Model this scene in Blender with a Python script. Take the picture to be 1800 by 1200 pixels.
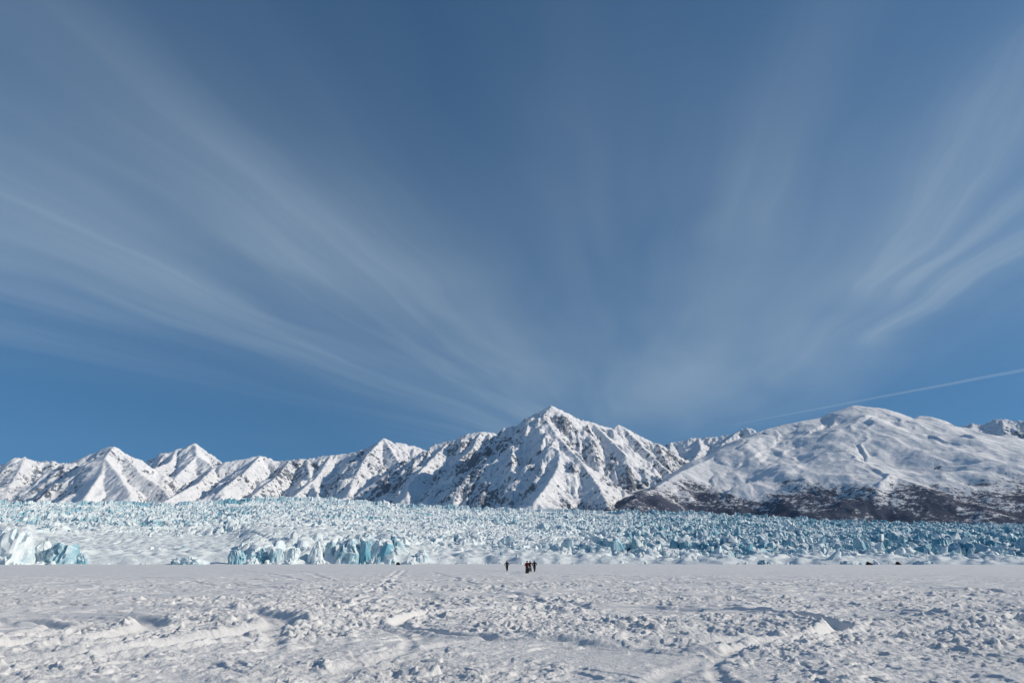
import bpy, bmesh, math, random
import numpy as np
from mathutils import Vector, Matrix

# ------------------------------------------------------------------ scene, camera, sky, sun
S = bpy.context.scene
for o in list(bpy.data.objects): bpy.data.objects.remove(o)
C = S.collection
EYE = 1.65
PITCH = math.atan(385/1200)
cam_d = bpy.data.cameras.new('camera'); cam = bpy.data.objects.new('camera', cam_d); C.objects.link(cam)
cam_d.sensor_width = 36; cam_d.lens = 24; cam_d.clip_start = 0.1; cam_d.clip_end = 60000
cam.location = (0, 0, EYE); cam.rotation_euler = (math.pi/2 + PITCH, 0, 0)
S.camera = cam
S.view_settings.view_transform = 'Standard'; S.view_settings.look = 'None'
S.view_settings.exposure = 0.0; S.view_settings.gamma = 1
SUN_EL, SUN_AZ = math.radians(26.5), math.radians(96)      # azimuth clockwise from +Y (view direction)
sun_d = bpy.data.lights.new('sun', 'SUN'); sun = bpy.data.objects.new('sun', sun_d); C.objects.link(sun)
sun_d.energy = 4.0; sun_d.angle = math.radians(0.5); sun_d.color = (1.0, 0.905, 0.77)
sv = Vector((math.sin(SUN_AZ)*math.cos(SUN_EL), math.cos(SUN_AZ)*math.cos(SUN_EL), math.sin(SUN_EL)))
sun.rotation_euler = sv.to_track_quat('Z', 'Y').to_euler()

class NT:
    """tiny helper round a node tree"""
    def __init__(s, tree): s.t = tree; s.n = tree.nodes; s.l = tree.links
    def new(s, kind, **kw):
        n = s.n.new(kind)
        for k, v in kw.items(): setattr(n, k, v)
        return n
    def put(s, sock, v):
        if isinstance(v, bpy.types.NodeSocket): s.l.new(v, sock)
        elif isinstance(v, (int, float)) and sock.type in ('RGBA',): sock.default_value = (v, v, v, 1)
        else: sock.default_value = v
    def math(s, op, a, b=0.0, c=0.0, clamp=False):
        n = s.new('ShaderNodeMath', operation=op); n.use_clamp = clamp
        for i, v in enumerate((a, b, c)): s.put(n.inputs[i], v)
        return n.outputs[0]
    def mix(s, f, a, b, mode='MIX'):
        n = s.new('ShaderNodeMix', data_type='RGBA', blend_type=mode)
        s.put(n.inputs[0], f)
        for i, v in ((6, a), (7, b)):
            s.put(n.inputs[i], v if isinstance(v, bpy.types.NodeSocket) else (*v, 1) if len(v) == 3 else v)
        return n.outputs[2]
    def noise(s, vec, scale, detail=4, rough=0.5, dist=0.0, dim='3D'):
        n = s.new('ShaderNodeTexNoise'); n.noise_dimensions = dim
        if vec is not None: s.l.new(vec, n.inputs['Vector'])
        n.inputs['Scale'].default_value = scale; n.inputs['Detail'].default_value = detail
        n.inputs['Roughness'].default_value = rough; n.inputs['Distortion'].default_value = dist
        return n.outputs[0]
    def comb(s, x, y, z=0.0):
        n = s.new('ShaderNodeCombineXYZ')
        for i, v in enumerate((x, y, z)): s.put(n.inputs[i], v)
        return n.outputs[0]
    def sstep(s, v, a, b, lo=0.0, hi=1.0):
        n = s.new('ShaderNodeMapRange', interpolation_type='SMOOTHSTEP')
        for i, q in enumerate((v, a, b, lo, hi)): s.put(n.inputs[i], q)
        return n.outputs[0]

def build_world():
    w = bpy.data.worlds.new('World'); S.world = w; w.use_nodes = True
    t = NT(w.node_tree); t.n.clear()
    out = t.new('ShaderNodeOutputWorld'); bg = t.new('ShaderNodeBackground'); bg.inputs[1].default_value = 0.10
    t.l.new(bg.outputs[0], out.inputs[0])
    sky = t.new('ShaderNodeTexSky', sky_type='NISHITA'); sky.sun_disc = False
    sky.sun_elevation = SUN_EL; sky.sun_rotation = SUN_AZ
    sky.altitude = 1200; sky.air_density = 1.0; sky.dust_density = 0.15; sky.ozone_density = 2.0
    col = t.mix(1.0, sky.outputs[0], (0.34, 0.75, 0.95), 'MULTIPLY')
    tc = t.new('ShaderNodeTexCoord'); sp = t.new('ShaderNodeSeparateXYZ'); t.l.new(tc.outputs['Generated'], sp.inputs[0])
    X, Y, Z = sp.outputs
    nv = t.new('ShaderNodeVectorMath', operation='NORMALIZE')
    t.l.new(t.comb(X, Y, t.math('ADD', t.math('MULTIPLY', t.math('MAXIMUM', Z, 0.0), 0.78), 0.20)), nv.inputs[0]); t.l.new(nv.outputs[0], sky.inputs[0])
    zc = t.math('MAXIMUM', Z, 0.02)
    # coordinates on the high flat cloud layer (units: layer heights)
    u = t.math('DIVIDE', Y, zc); v = t.math('DIVIDE', X, zc)
    # q numbers the streamlines the cirrus follows: nearly parallel on the right, fanning out on the left
    W = t.math('MULTIPLY', t.math('SUBTRACT', t.noise(t.comb(t.math('MULTIPLY', u, 0.30), t.math('MULTIPLY', v, 0.45)), 1.0, 2, 0.5, 0, '2D'), 0.5), 0.30)
    q0 = t.math('ADD', t.math('SUBTRACT', v, t.math('MULTIPLY', u, 0.165)), W)
    den = t.math('MAXIMUM', t.math('SUBTRACT', 1.0, t.math('MULTIPLY', u, 0.12)), 0.30)
    den = t.math('MULTIPLY', 1.0, t.math('ADD', 1.0, t.math('MULTIPLY', t.math('SUBTRACT', den, 1.0), t.sstep(q0, 0.15, -0.25))))
    q = t.math('DIVIDE', q0, den)
    ramp = t.new('ShaderNodeValToRGB'); ramp.color_ramp.interpolation = 'B_SPLINE'; e = ramp.color_ramp.elements
    stops = [(-6.5, .1), (-5.2, .15), (-4.5, .55), (-3.9, .45), (-3.1, .9), (-2.75, .72), (-2.3, 1.0), (-1.85, .72), (-1.5, 1.0), (-1.2, .85), (-0.9, .42), (-0.5, .2), (-0.2, .5), (0.1, .28), (0.38, .7), (0.62, .35), (0.92, .8), (1.1, .55), (1.35, .75), (1.6, .65), (2.2, .6), (3.0, .5)]
    e[0].position = (stops[0][0]+7)/10.5; e[0].color = (stops[0][1],)*3+(1,)
    e[1].position = (stops[-1][0]+7)/10.5; e[1].color = (stops[-1][1],)*3+(1,)
    for a_, b_ in stops[1:-1]: k = e.new((a_+7)/10.5); k.color = (b_, b_, b_, 1)
    q = t.math('ADD', q, t.math('MULTIPLY', t.math('SUBTRACT', t.noise(t.comb(t.math('MULTIPLY', u, 0.8), t.math('MULTIPLY', q, 0.9)), 1.0, 3, 0.5, 0, '2D'), 0.5), 0.40))
    t.l.new(t.math('DIVIDE', t.math('ADD', q, 7.0), 10.5), ramp.inputs[0]); prof = ramp.outputs[0]
    def streak(alo, acr, detail, off, rough=0.55):
        return t.noise(t.comb(t.math('ADD', t.math('MULTIPLY', u, alo), off), t.math('MULTIPLY', q, acr), off), 1.0, detail, rough, 0.1)
    broad = t.sstep(streak(0.35, 0.9, 3, 3.1), 0.32, 0.66)
    fine = t.sstep(streak(0.25, 3.2, 5, 7.7), 0.35, 0.72)
    wisp = t.sstep(streak(0.35, 9.0, 7, 12.3, 0.6), 0.45, 0.75)
    d = t.math('MULTIPLY', prof, t.math('ADD', 0.35, t.math('MULTIPLY', broad, 0.65)))
    d = t.math('MULTIPLY', d, t.math('ADD', 0.88, t.math('MULTIPLY', fine, 0.22)))
    d = t.math('ADD', d, t.math('MULTIPLY', t.math('MULTIPLY', wisp, prof), 0.10))
    d = t.math('MULTIPLY', d, t.math('MULTIPLY', t.sstep(u, 5.2, 2.2, 0.20, 1.0), t.sstep(u, 0.8, 2.0, 0.42, 1.08)))
    # soft veil above the gap between the mountains
    veil = t.math('MULTIPLY', t.math('MULTIPLY', t.sstep(u, 1.6, 4.0), t.sstep(u, 11.0, 4.5)), t.math('MULTIPLY', t.sstep(v, -1.6, 0.2), t.sstep(v, 2.8, 0.9)))
    d = t.math('ADD', d, t.math('MULTIPLY', veil, t.math('ADD', 0.34, t.math('MULTIPLY', broad, 0.34))))
    # sharper brush-stroke wisps on the right: (streamline, half width, start, end, strength)
    for qc, hw, ua, ub, st in ((1.33, 0.15, 1.75, 3.35, 0.55), (0.96, 0.22, 1.1, 2.7, 0.35), (1.14, 0.09, 1.5, 2.75, 0.25), (2.35, 0.09, 2.2, 3.8, 0.25), (0.42, 0.2, 0.9, 2.2, 0.2)):
        qq = t.math('ADD', q, t.math('MULTIPLY', t.math('SUBTRACT', streak(0.6, 2.0, 3, qc*9), 0.5), 0.12))
        w_ = t.sstep(t.math('ABSOLUTE', t.math('SUBTRACT', qq, qc)), hw, 0.0)
        w_ = t.math('MULTIPLY', w_, t.math('MULTIPLY', t.sstep(u, ua-0.5, ua+0.4), t.sstep(u, ub, ub-0.45)))
        w_ = t.math('MULTIPLY', w_, t.math('ADD', 0.55, t.math('MULTIPLY', wisp, 0.6)))
        d = t.math('ADD', d, t.math('MULTIPLY', w_, st))
    d = t.math('MULTIPLY', d, t.sstep(Z, 0.06, 0.24, 0.10, 1.0))
    d = t.math('MULTIPLY', d, 0.46, clamp=True)
    # condensation trail: thin band on a great circle
    def at_dir(px, py):
        a = (px-900)/1200; b = (600-py)/1200
        return Vector((a, math.cos(PITCH)-b*math.sin(PITCH), math.sin(PITCH)+b*math.cos(PITCH))).normalized()
    a1, a2 = at_dir(1320, 740), at_dir(1800, 650); nn = a1.cross(a2).normalized()
    dp = t.new('ShaderNodeVectorMath', operation='DOT_PRODUCT'); t.l.new(tc.outputs['Generated'], dp.inputs[0]); dp.inputs[1].default_value = nn
    wv = t.math('MULTIPLY', t.math('SUBTRACT', t.noise(tc.outputs['Generated'], 25, 3), 0.5), 0.0015)
    dist = t.math('ABSOLUTE', t.math('ADD', dp.outputs['Value'], wv))
    wid = t.sstep(X, 0.30, 0.65, 0.0008, 0.0026)
    tr = t.math('SUBTRACT', 1.0, t.math('DIVIDE', dist, wid), clamp=True)
    tr = t.math('MULTIPLY', t.math('MULTIPLY', tr, t.sstep(X, 0.25, 0.38)), t.sstep(Y, 0.0, 0.3))
    d = t.math('ADD', d, t.math('MULTIPLY', tr, 0.27), clamp=True)
    fin = t.mix(d, col, (4.3, 5.35, 6.3))
    t.l.new(fin, bg.inputs[0])
build_world()

# ------------------------------------------------------------------ helpers
cp, sn = math.cos(PITCH), math.sin(PITCH)
def at(px, py, R):
    """3-D point at horizontal range R seen at photo pixel (px, py)"""
    a = (px-900)/1200; b = (600-py)/1200
    y = cp-b*sn; z = sn+b*cp; k = R/math.hypot(a, y)
    return (a*k, y*k, EYE+z*k)
def ground(px, py):
    a = (px-900)/1200; b = (600-py)/1200
    y = cp-b*sn; z = sn+b*cp; k = -EYE/z
    return (a*k, y*k)
def proj(x, y, z):
    zf = y*cp+(z-EYE)*sn; up = -y*sn+(z-EYE)*cp
    zf = np.maximum(zf, 1e-3)
    return 900+1200*x/zf, 600-1200*up/zf
def smooth(a, b, x):
    t = np.clip((x-a)/(b-a), 0, 1); return t*t*(3-2*t)
def hsh(ix, iy, seed):
    h = (ix.astype(np.int64)*374761393 + iy.astype(np.int64)*668265263 + seed*1274126177) & 0xffffffff
    h = ((h ^ (h >> 13))*1274126177) & 0xffffffff
    h = ((h ^ (h >> 15))*2246822519) & 0xffffffff
    return ((h ^ (h >> 16)) & 0xffffff)/float(0x1000000)
def pn(x, y, seed=0):
    """gradient noise, about -1..1"""
    xi = np.floor(x); yi = np.floor(y); fx = x-xi; fy = y-yi
    ux = fx*fx*fx*(fx*(fx*6-15)+10); uy = fy*fy*fy*(fy*(fy*6-15)+10)
    def g(i, j):
        a = hsh(xi+i, yi+j, seed)*2*np.pi
        return np.cos(a)*(fx-i)+np.sin(a)*(fy-j)
    return 1.5*((g(0,0)*(1-ux)+g(1,0)*ux)*(1-uy)+(g(0,1)*(1-ux)+g(1,1)*ux)*uy)
def fbm(x, y, seed, octv=4, gain=0.5):
    s = 0; a = 1
    for k in range(octv):
        s = s+a*pn(x, y, seed+k*7); a *= gain; x = x*2.03+3.7; y = y*2.03-1.3
    return s
def voro(x, y, seed):
    """F1, F2, id of the nearest cell and offset from its point"""
    xi = np.floor(x); yi = np.floor(y)
    f1 = np.full(x.shape, 9.0); f2 = f1.copy(); cid = np.zeros(x.shape); ox = np.zeros(x.shape); oy = ox.copy()
    for i in (-1, 0, 1):
        for j in (-1, 0, 1):
            cx = xi+i; cy = yi+j
            dx = x-(cx+hsh(cx, cy, seed)); dy = y-(cy+hsh(cx, cy, seed+1))
            d = np.sqrt(dx*dx+dy*dy)
            m = d < f1
            f2 = np.where(m, f1, np.minimum(f2, d))
            f1 = np.where(m, d, f1); cid = np.where(m, hsh(cx, cy, seed+2), cid)
            ox = np.where(m, dx, ox); oy = np.where(m, dy, oy)
    return f1, f2, cid, ox, oy
def mesh_np(name, co, faces, mat, smooth_=True, attrs=None, parent=None):
    """co (N,3), faces (M,3) or (M,4)"""
    me = bpy.data.meshes.new(name); n = len(co); m, k = faces.shape
    me.vertices.add(n); me.vertices.foreach_set('co', np.asarray(co, np.float32).ravel())
    me.loops.add(m*k); me.loops.foreach_set('vertex_index', np.asarray(faces, np.int32).ravel())
    me.polygons.add(m); me.polygons.foreach_set('loop_start', np.arange(0, m*k, k, dtype=np.int32))
    me.polygons.foreach_set('use_smooth', np.full(m, smooth_))
    for an, av in (attrs or {}).items():
        dom = 'POINT' if len(av) == n else 'FACE'
        a = me.attributes.new(an, 'FLOAT', dom); a.data.foreach_set('value', np.asarray(av, np.float32).ravel())
    me.update(calc_edges=True); me.validate()
    if mat: me.materials.append(mat)
    o = bpy.data.objects.new(name, me); C.objects.link(o)
    if parent: o.parent = parent
    return o
def grid_faces(nr, nc, wrap=False):
    i = np.arange(nr-1)[:, None]; j = np.arange(nc if wrap else nc-1)[None, :]
    a = i*nc+j; b = i*nc+(j+1) % nc
    return np.stack([a, b, b+nc, a+nc], -1).reshape(-1, 4)
def tag(o, label=None, cat=None, group=None, kind=None):
    for k, v in (('label', label), ('category', cat), ('group', group), ('kind', kind)):
        if v: o[k] = v
    return o

# ------------------------------------------------------------------ materials
def new_mat(name):
    m = bpy.data.materials.new(name); m.use_nodes = True
    t = NT(m.node_tree); b = t.n['Principled BSDF']
    return m, t, b
def attr(t, name):
    n = t.new('ShaderNodeAttribute', attribute_name=name); return n.outputs['Fac']
def bump(t, b, h, strength, dist):
    n = t.new('ShaderNodeBump'); n.inputs['Strength'].default_value = strength; n.inputs['Distance'].default_value = dist
    t.l.new(h, n.inputs['Height']); t.l.new(n.outputs[0], b.inputs['Normal'])
def snow_mat():
    m, t, b = new_mat('lake_snow')
    g = t.new('ShaderNodeNewGeometry').outputs['Position']
    n1 = t.noise(g, 0.25, 4, 0.5); n2 = t.noise(g, 9.0, 3, 0.6)
    c = t.mix(t.sstep(n1, 0.35, 0.65), (0.76, 0.75, 0.735), (0.82, 0.805, 0.785))
    c = t.mix(t.sstep(n2, 0.45, 0.75, 0.0, 0.35), c, (0.86, 0.86, 0.86))
    t.l.new(c, b.inputs['Base Color']); b.inputs['Roughness'].default_value = 0.75
    b.inputs['Specular IOR Level'].default_value = 0.25
    h = t.math('ADD', t.noise(g, 18, 5, 0.65), t.math('MULTIPLY', t.noise(g, 70, 2, 0.5), 0.4))
    bump(t, b, h, 0.9, 0.035)
    return m
def mountain_mat():
    m, t, b = new_mat('mountain_snow_and_rock')
    g = t.new('ShaderNodeNewGeometry').outputs['Position']
    r = attr(t, 'rock'); br = attr(t, 'brush')
    n = t.noise(g, 0.030, 5, 0.75)
    rk = t.sstep(t.math('ADD', r, t.math('MULTIPLY', t.math('SUBTRACT', n, 0.5), 2.2)), 0.50, 0.66)
    nb = t.noise(g, 0.045, 6, 0.85)
    bk = t.sstep(t.math('ADD', br, t.math('MULTIPLY', t.math('SUBTRACT', nb, 0.5), 3.0)), 0.38, 0.62)
    rc = t.mix(n, (0.045, 0.058, 0.085), (0.12, 0.14, 0.18))
    bc = t.mix(nb, (0.012, 0.021, 0.056), (0.030, 0.039, 0.082))
    c = t.mix(t.noise(g, 0.004, 4, 0.5), (0.79, 0.795, 0.81), (0.86, 0.855, 0.85))
    c = t.mix(t.math('MULTIPLY', rk, 0.92), c, rc)
    c = t.mix(t.math('MULTIPLY', bk, 0.95), c, bc)
    t.l.new(c, b.inputs['Base Color']); b.inputs['Roughness'].default_value = 0.85
    b.inputs['Specular IOR Level'].default_value = 0.15
    bump(t, b, t.noise(g, 0.05, 6, 0.65), 0.6, 9.0)
    return m
def ice_mat(name, deep=(0.14, 0.38, 0.48), pale=(0.76, 0.83, 0.84), sc=0.12, lo=0.25, hi=0.62, bd=0.8):
    m, t, b = new_mat(name)
    ge = t.new('ShaderNodeNewGeometry'); g = ge.outputs['Position']
    sp = t.new('ShaderNodeSeparateXYZ'); t.l.new(ge.outputs['Normal'], sp.inputs[0])
    n1 = t.noise(g, sc, 4, 0.6); n2 = t.noise(g, sc*5, 5, 0.65)
    a = attr(t, 'tint')
    blue = t.mix(t.sstep(t.math('ADD', t.math('MULTIPLY', a, 0.6), t.math('MULTIPLY', n1, 0.8)), 0.45, 1.0), pale, deep)
    up = t.math('ADD', sp.outputs[2], t.math('MULTIPLY', t.math('SUBTRACT', n2, 0.5), 0.9))
    up = t.math('ADD', up, t.math('MULTIPLY', t.math('SUBTRACT', n1, 0.5), 0.6))
    up = t.math('SUBTRACT', up, t.math('MULTIPLY', a, 0.35))
    c = t.mix(t.sstep(up, lo, hi), blue, (0.78, 0.825, 0.82))
    dirt = t.sstep(t.noise(g, sc*2.2, 6, 0.75), 0.66, 0.74, 0.0, 0.55)
    c = t.mix(dirt, c, (0.16, 0.17, 0.17))
    t.l.new(c, b.inputs['Base Color']); b.inputs['Roughness'].default_value = 0.55
    b.inputs['Specular IOR Level'].default_value = 0.3
    bump(t, b, t.noise(g, sc*4, 5, 0.6), 0.6, bd)
    return m
def plain(name, col, rough=0.7, metal=0.0, sc=30):
    m, t, b = new_mat(name)
    g = t.new('ShaderNodeTexCoord').outputs['Object']
    n = t.noise(g, sc, 3, 0.6)
    t.l.new(t.mix(n, [x*0.7 for x in col], [min(1, x*1.3) for x in col]), b.inputs['Base Color'])
    b.inputs['Specular IOR Level'].default_value = 0.1 if rough > 0.9 else 0.4; b.inputs['Roughness'].default_value = rough; b.inputs['Metallic'].default_value = metal
    return m
M_SNOW = snow_mat(); M_MTN = mountain_mat()
M_GLA = ice_mat('glacier_ice_and_snow'); M_SER = ice_mat('serac_ice', lo=-0.25, hi=0.35)
M_BLK = ice_mat('front_ice', sc=0.25, lo=0.05, hi=0.5, bd=0.35)

# ------------------------------------------------------------------ frozen lake snow
def seg_dist(x, y, pts):
    d = np.full(x.shape, 1e9)
    for (x0, y0), (x1, y1) in zip(pts[:-1], pts[1:]):
        dx, dy = x1-x0, y1-y0; L = dx*dx+dy*dy
        t = np.clip(((x-x0)*dx+(y-y0)*dy)/L, 0, 1)
        d = np.minimum(d, np.hypot(x-x0-t*dx, y-y0-t*dy))
    return d
def groove(d, w, dep, berm):
    return -dep*np.exp(-(d/w)**4)+berm*np.exp(-((d-1.7*w)/(0.7*w))**2)
def lake_h(x, y):
    r = np.hypot(x, y); cell = np.maximum(r*0.0014, 0.012)
    def fade(s): return np.clip((s/cell-2.0)/3.0, 0, 1)
    wx = x+0.5*pn(x*0.4, y*0.4, 91); wy = y+0.5*pn(x*0.4, y*0.4, 92)
    zone = pn(x/14, y/9, 5)+0.5*pn(x/4.5, y/4.5, 6)
    m = smooth(-0.45, 0.25, zone)
    m = 0.22+0.78*m
    far = (0.72+0.28*smooth(11, 24, r))*(1-0.74*smooth(50, 130, r+14*pn(x/40, y/10, 8)))
    h = 0.10*pn(x/9, y/9, 1)*far+0.05*pn(x/3.6, y/3.6, 2)*far
    # flat wind-crust slabs with broken edges
    pl = pn(wx/2.6, wy/2.1, 21)+0.35*pn(wx/0.8, wy/0.8, 22)
    h = h+0.05*smooth(0.0, 0.06, pl)*far+0.035*smooth(0.32, 0.36, pl)*far
    # churned lumps
    rd = 1-np.abs(pn(wx/1.7, wy/1.2, 31)); h = h+0.055*(rd**2-0.5)*m*far
    rd = 1-np.abs(pn(wx/0.62, wy/0.50, 32)); h = h+0.045*(rd**2-0.5)*m*far*fade(0.6)
    rd = np.abs(pn(wx/0.36, wy/0.30, 37)); h = h-0.052*(rd-0.4)*m*far*fade(0.36)
    h = h+0.036*pn(x/0.21, y/0.18, 33)*m*far*fade(0.2)
    h = h+0.024*pn(x/0.11, y/0.10, 34)*m*far*fade(0.11)
    h = h+0.007*pn(x/0.055, y/0.055, 35)*m*far*fade(0.06)
    # clods of broken snow, angular
    for s, a, th, sd in ((0.62, 0.10, 0.30, 41), (0.36, 0.085, 0.42, 51), (0.20, 0.055, 0.42, 61), (0.11, 0.032, 0.4, 66)):
        f1, f2, cid, ox, oy = voro(wx/s+0.3*pn(x/s*1.7, y/s*1.7, sd+3), wy/s*1.15+0.3*pn(x/s*1.7, y/s*1.7, sd+4), sd)
        b = smooth(0.02, 0.22, f2-f1)
        ta = hsh(np.floor(cid*991), np.floor(cid*77), sd+8)*6.283
        b = b*(0.7+0.9*(ox*np.cos(ta)+oy*np.sin(ta)))
        keep = (hsh(np.floor(cid*9999), np.floor(cid*777), sd+5) < th*(0.25+0.85*m*smooth(-0.5, 0.3, pn(x/2.5, y/2.0, sd+6))))
        h = h+a*(0.3+0.7*cid)*b*keep*far*fade(s)*m
    # turning circles of snow machines
    for cx, cy, R, w in ((-15.5, 18.5, 3.5, 0.28), (-15.3, 18.7, 5.6, 0.34), (-14.7, 19.5, 8.2, 0.4), (3.0, 22.5, 6.4, 0.22)):
        rr = np.hypot(x-cx, y-cy); d = np.abs(rr-R+0.12*pn(x*0.8, y*0.8, 71))
        k = smooth(2.2*w, 1.0*w, d)
        h = h*(1-0.75*k)+groove(d, w, 0.12, 0.09)
    k = smooth(3.6, 2.6, np.hypot(x+15.5, y-18.5)); h = h*(1-0.85*k)+0.08*k
    # many faint machine tracks, each a wide arc
    rt = random.Random(77)
    for q in range(40 if x.size > 50 else 0):
        tx_, ty_ = rt.uniform(-32, 32), rt.choice((rt.uniform(10, 30), rt.uniform(20, 90))); Rr = rt.choice((rt.uniform(6, 18), rt.uniform(25, 160))); an = rt.gauss(math.pi/2, 0.9)*rt.choice((-1, 1))
        cx, cy = tx_+Rr*math.cos(an), ty_+Rr*math.sin(an); rad = rt.uniform(18, 45); w = rt.uniform(0.12, 0.24); dp, bm_ = rt.uniform(0.02, 0.05), rt.uniform(0.015, 0.035)
        d = np.abs(np.hypot(x-cx, y-cy)-Rr); wm = w*np.maximum(1, r/45)
        ii = np.where((d < 3.5*wm+0.15) & (np.abs(x-tx_) < rad) & (np.abs(y-ty_) < rad))[0]
        if not len(ii): continue
        xi, yi, wi = x[ii], y[ii], wm[ii]; di = np.abs(np.hypot(xi-cx, yi-cy)-Rr+0.10*pn(xi*0.9, yi*0.9, 300+q))
        on = smooth(rad, rad*0.5, np.hypot(xi-tx_, yi-ty_))*smooth(-0.35, 0.1, pn(xi/6, yi/6, 320+q))
        h[ii] = h[ii]*(1-0.4*on*np.exp(-(di/(1.3*wi))**4))+groove(di, wi, dp, bm_)*on*(0.45+0.55*smooth(14, 34, np.hypot(xi, yi)))
    # long tracks
    T = [[(700, 1001), (662, 1035), (612, 1072), (560, 1118), (500, 1165), (430, 1230)],
         [(712, 1001), (676, 1035), (632, 1072), (588, 1118), (540, 1165), (480, 1230)],
         [(330, 1020), (600, 1030), (900, 1026), (1300, 1030)], [(-60, 1016), (240, 1013), (480, 1018), (700, 1014)],
         [(-60, 1024), (330, 1022), (480, 1032), (560, 1036)], [(820, 1000), (1100, 1012), (1500, 1020), (1900, 1022)],
         [(760, 1004), (900, 1040), (1060, 1092), (1180, 1140)], [(1180, 1072), (1480, 1066), (1640, 1080), (1860, 1088)],
         [(730, 1100), (700, 1150), (660, 1230)], [(1000, 1003), (1300, 1006), (1850, 1012)], [(100, 1003), (400, 1001), (860, 1006)],
         [(1150, 1043), (1300, 1046), (1620, 1038), (1900, 1050)], [(540, 1020), (470, 1006), (420, 1001)], [(590, 1020), (540, 1004), (500, 1000)]]
    for q, tr in enumerate(T):
        pts = [ground(*p) for p in tr]
        d = seg_dist(wx, wy, pts)
        w = 0.20 if q < 2 else 0.24
        w = w*np.maximum(1, r/60)
        dep = 0.07*(1+0.4*pn(x*0.7, y*0.7, 77)); 
        h = h+groove(d, w, dep*0.85, 0.035)*(0.35+0.65*smooth(14, 34, r))*smooth(-0.5, 0.0, pn(x/5, y/5, 78)+0.3)
    # faint sastrugi on the smooth far part
    h = h+0.030*(1-np.abs(pn(x/16, y/3.2, 81)))*smooth(30, 80, r)+0.035*pn(x/7, y/2.6, 82)*smooth(30, 70, r)
    h = h+0.06*np.maximum(pn(x/2.8, y/2.2, 83)-0.25, 0)*smooth(40, 70, r)*smooth(210, 90, r)
    h = h+0.55*np.maximum(pn(x/16, y/9, 84)+0.35*pn(x/5, y/4, 85)-0.05, 0)*smooth(338, 356, r)
    return h-0.12
def build_lake():
    aa = np.radians(np.concatenate([np.linspace(-180, -44, 90)[:-1], np.linspace(-44, 44, 1180), np.linspace(44, 180, 90)[1:-1]]))
    rs = [0.6]
    while rs[-1] < 13000:
        r = rs[-1]
        k = 1.03 if r < 8.5 else 1.0016 if r < 34 else 1.0026 if r < 130 else 1.006 if r < 420 else 1.08
        rs.append(r*k)
    rs = np.array(rs); R, A = np.meshgrid(rs, aa, indexing='ij')
    x = R*np.sin(A); y = R*np.cos(A)
    act = (np.abs(np.degrees(A)) < 60) & (R > 5) & (R < 600)
    z = np.zeros_like(x)
    z[act] = lake_h(x[act], y[act])
    far = smooth(330, 500, R); z = z*(1-far)-0.12*far
    co = np.stack([x, y, z], -1).reshape(-1, 3)
    f = grid_faces(len(rs), len(aa), True)
    c = np.array([[0, 0, -0.1]]); n0 = len(co); co = np.vstack([co, c]); na = len(aa)
    i = np.arange(na); cap = np.stack([i, np.full(na, n0), np.full(na, n0), (i+1) % na], -1)
    o = mesh_np('snow_ground', co, f, M_SNOW)
    tag(o, 'trampled wind-crusted snow covering the frozen lake', kind='structure')
build_lake()

# ------------------------------------------------------------------ mountains
def erosion(x, y, gx, gy, H, amp, freq, octv, seed, branch=1.5, gain=0.58):
    """adds branching gullies that run down the slope (gx, gy)"""
    h = np.zeros_like(x); sx = gx.copy(); sy = gy.copy(); a = 1.0; f = freq
    L0 = np.hypot(gx, gy); fl = smooth(0.03, 0.30, L0)
    for k in range(octv):
        L = np.hypot(sx, sy)+1e-6; dx, dy = -sy/L*2*np.pi*0.75, sx/L*2*np.pi*0.75
        px, py = x*f, y*f; xi = np.floor(px); yi = np.floor(py); fx = px-xi; fy = py-yi
        va = 0; ddx = 0; ddy = 0; wt = 0
        for i in (-1, 0, 1, 2):
            for j in (-1, 0, 1, 2):
                ox = fx-i+0.5*hsh(xi+i, yi+j, seed+k*3)-0.25; oy = fy-j+0.5*hsh(xi+i, yi+j, seed+k*3+1)-0.25
                w = np.exp(-2*(ox*ox+oy*oy)); mg = ox*dx+oy*dy
                va = va+np.cos(mg)*w; s = -np.sin(mg)*w; ddx = ddx+s*dx; ddy = ddy+s*dy; wt = wt+w
        va = va/wt; ddx = ddx/wt; ddy = ddy/wt
        h = h+va*a*fl
        sx = sx/np.maximum(L, 1e-6)+ddx*a*branch*0.16; sy = sy/np.maximum(L, 1e-6)+ddy*a*branch*0.16
        a *= gain; f *= 2.0
    return H+amp*h, h
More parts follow.
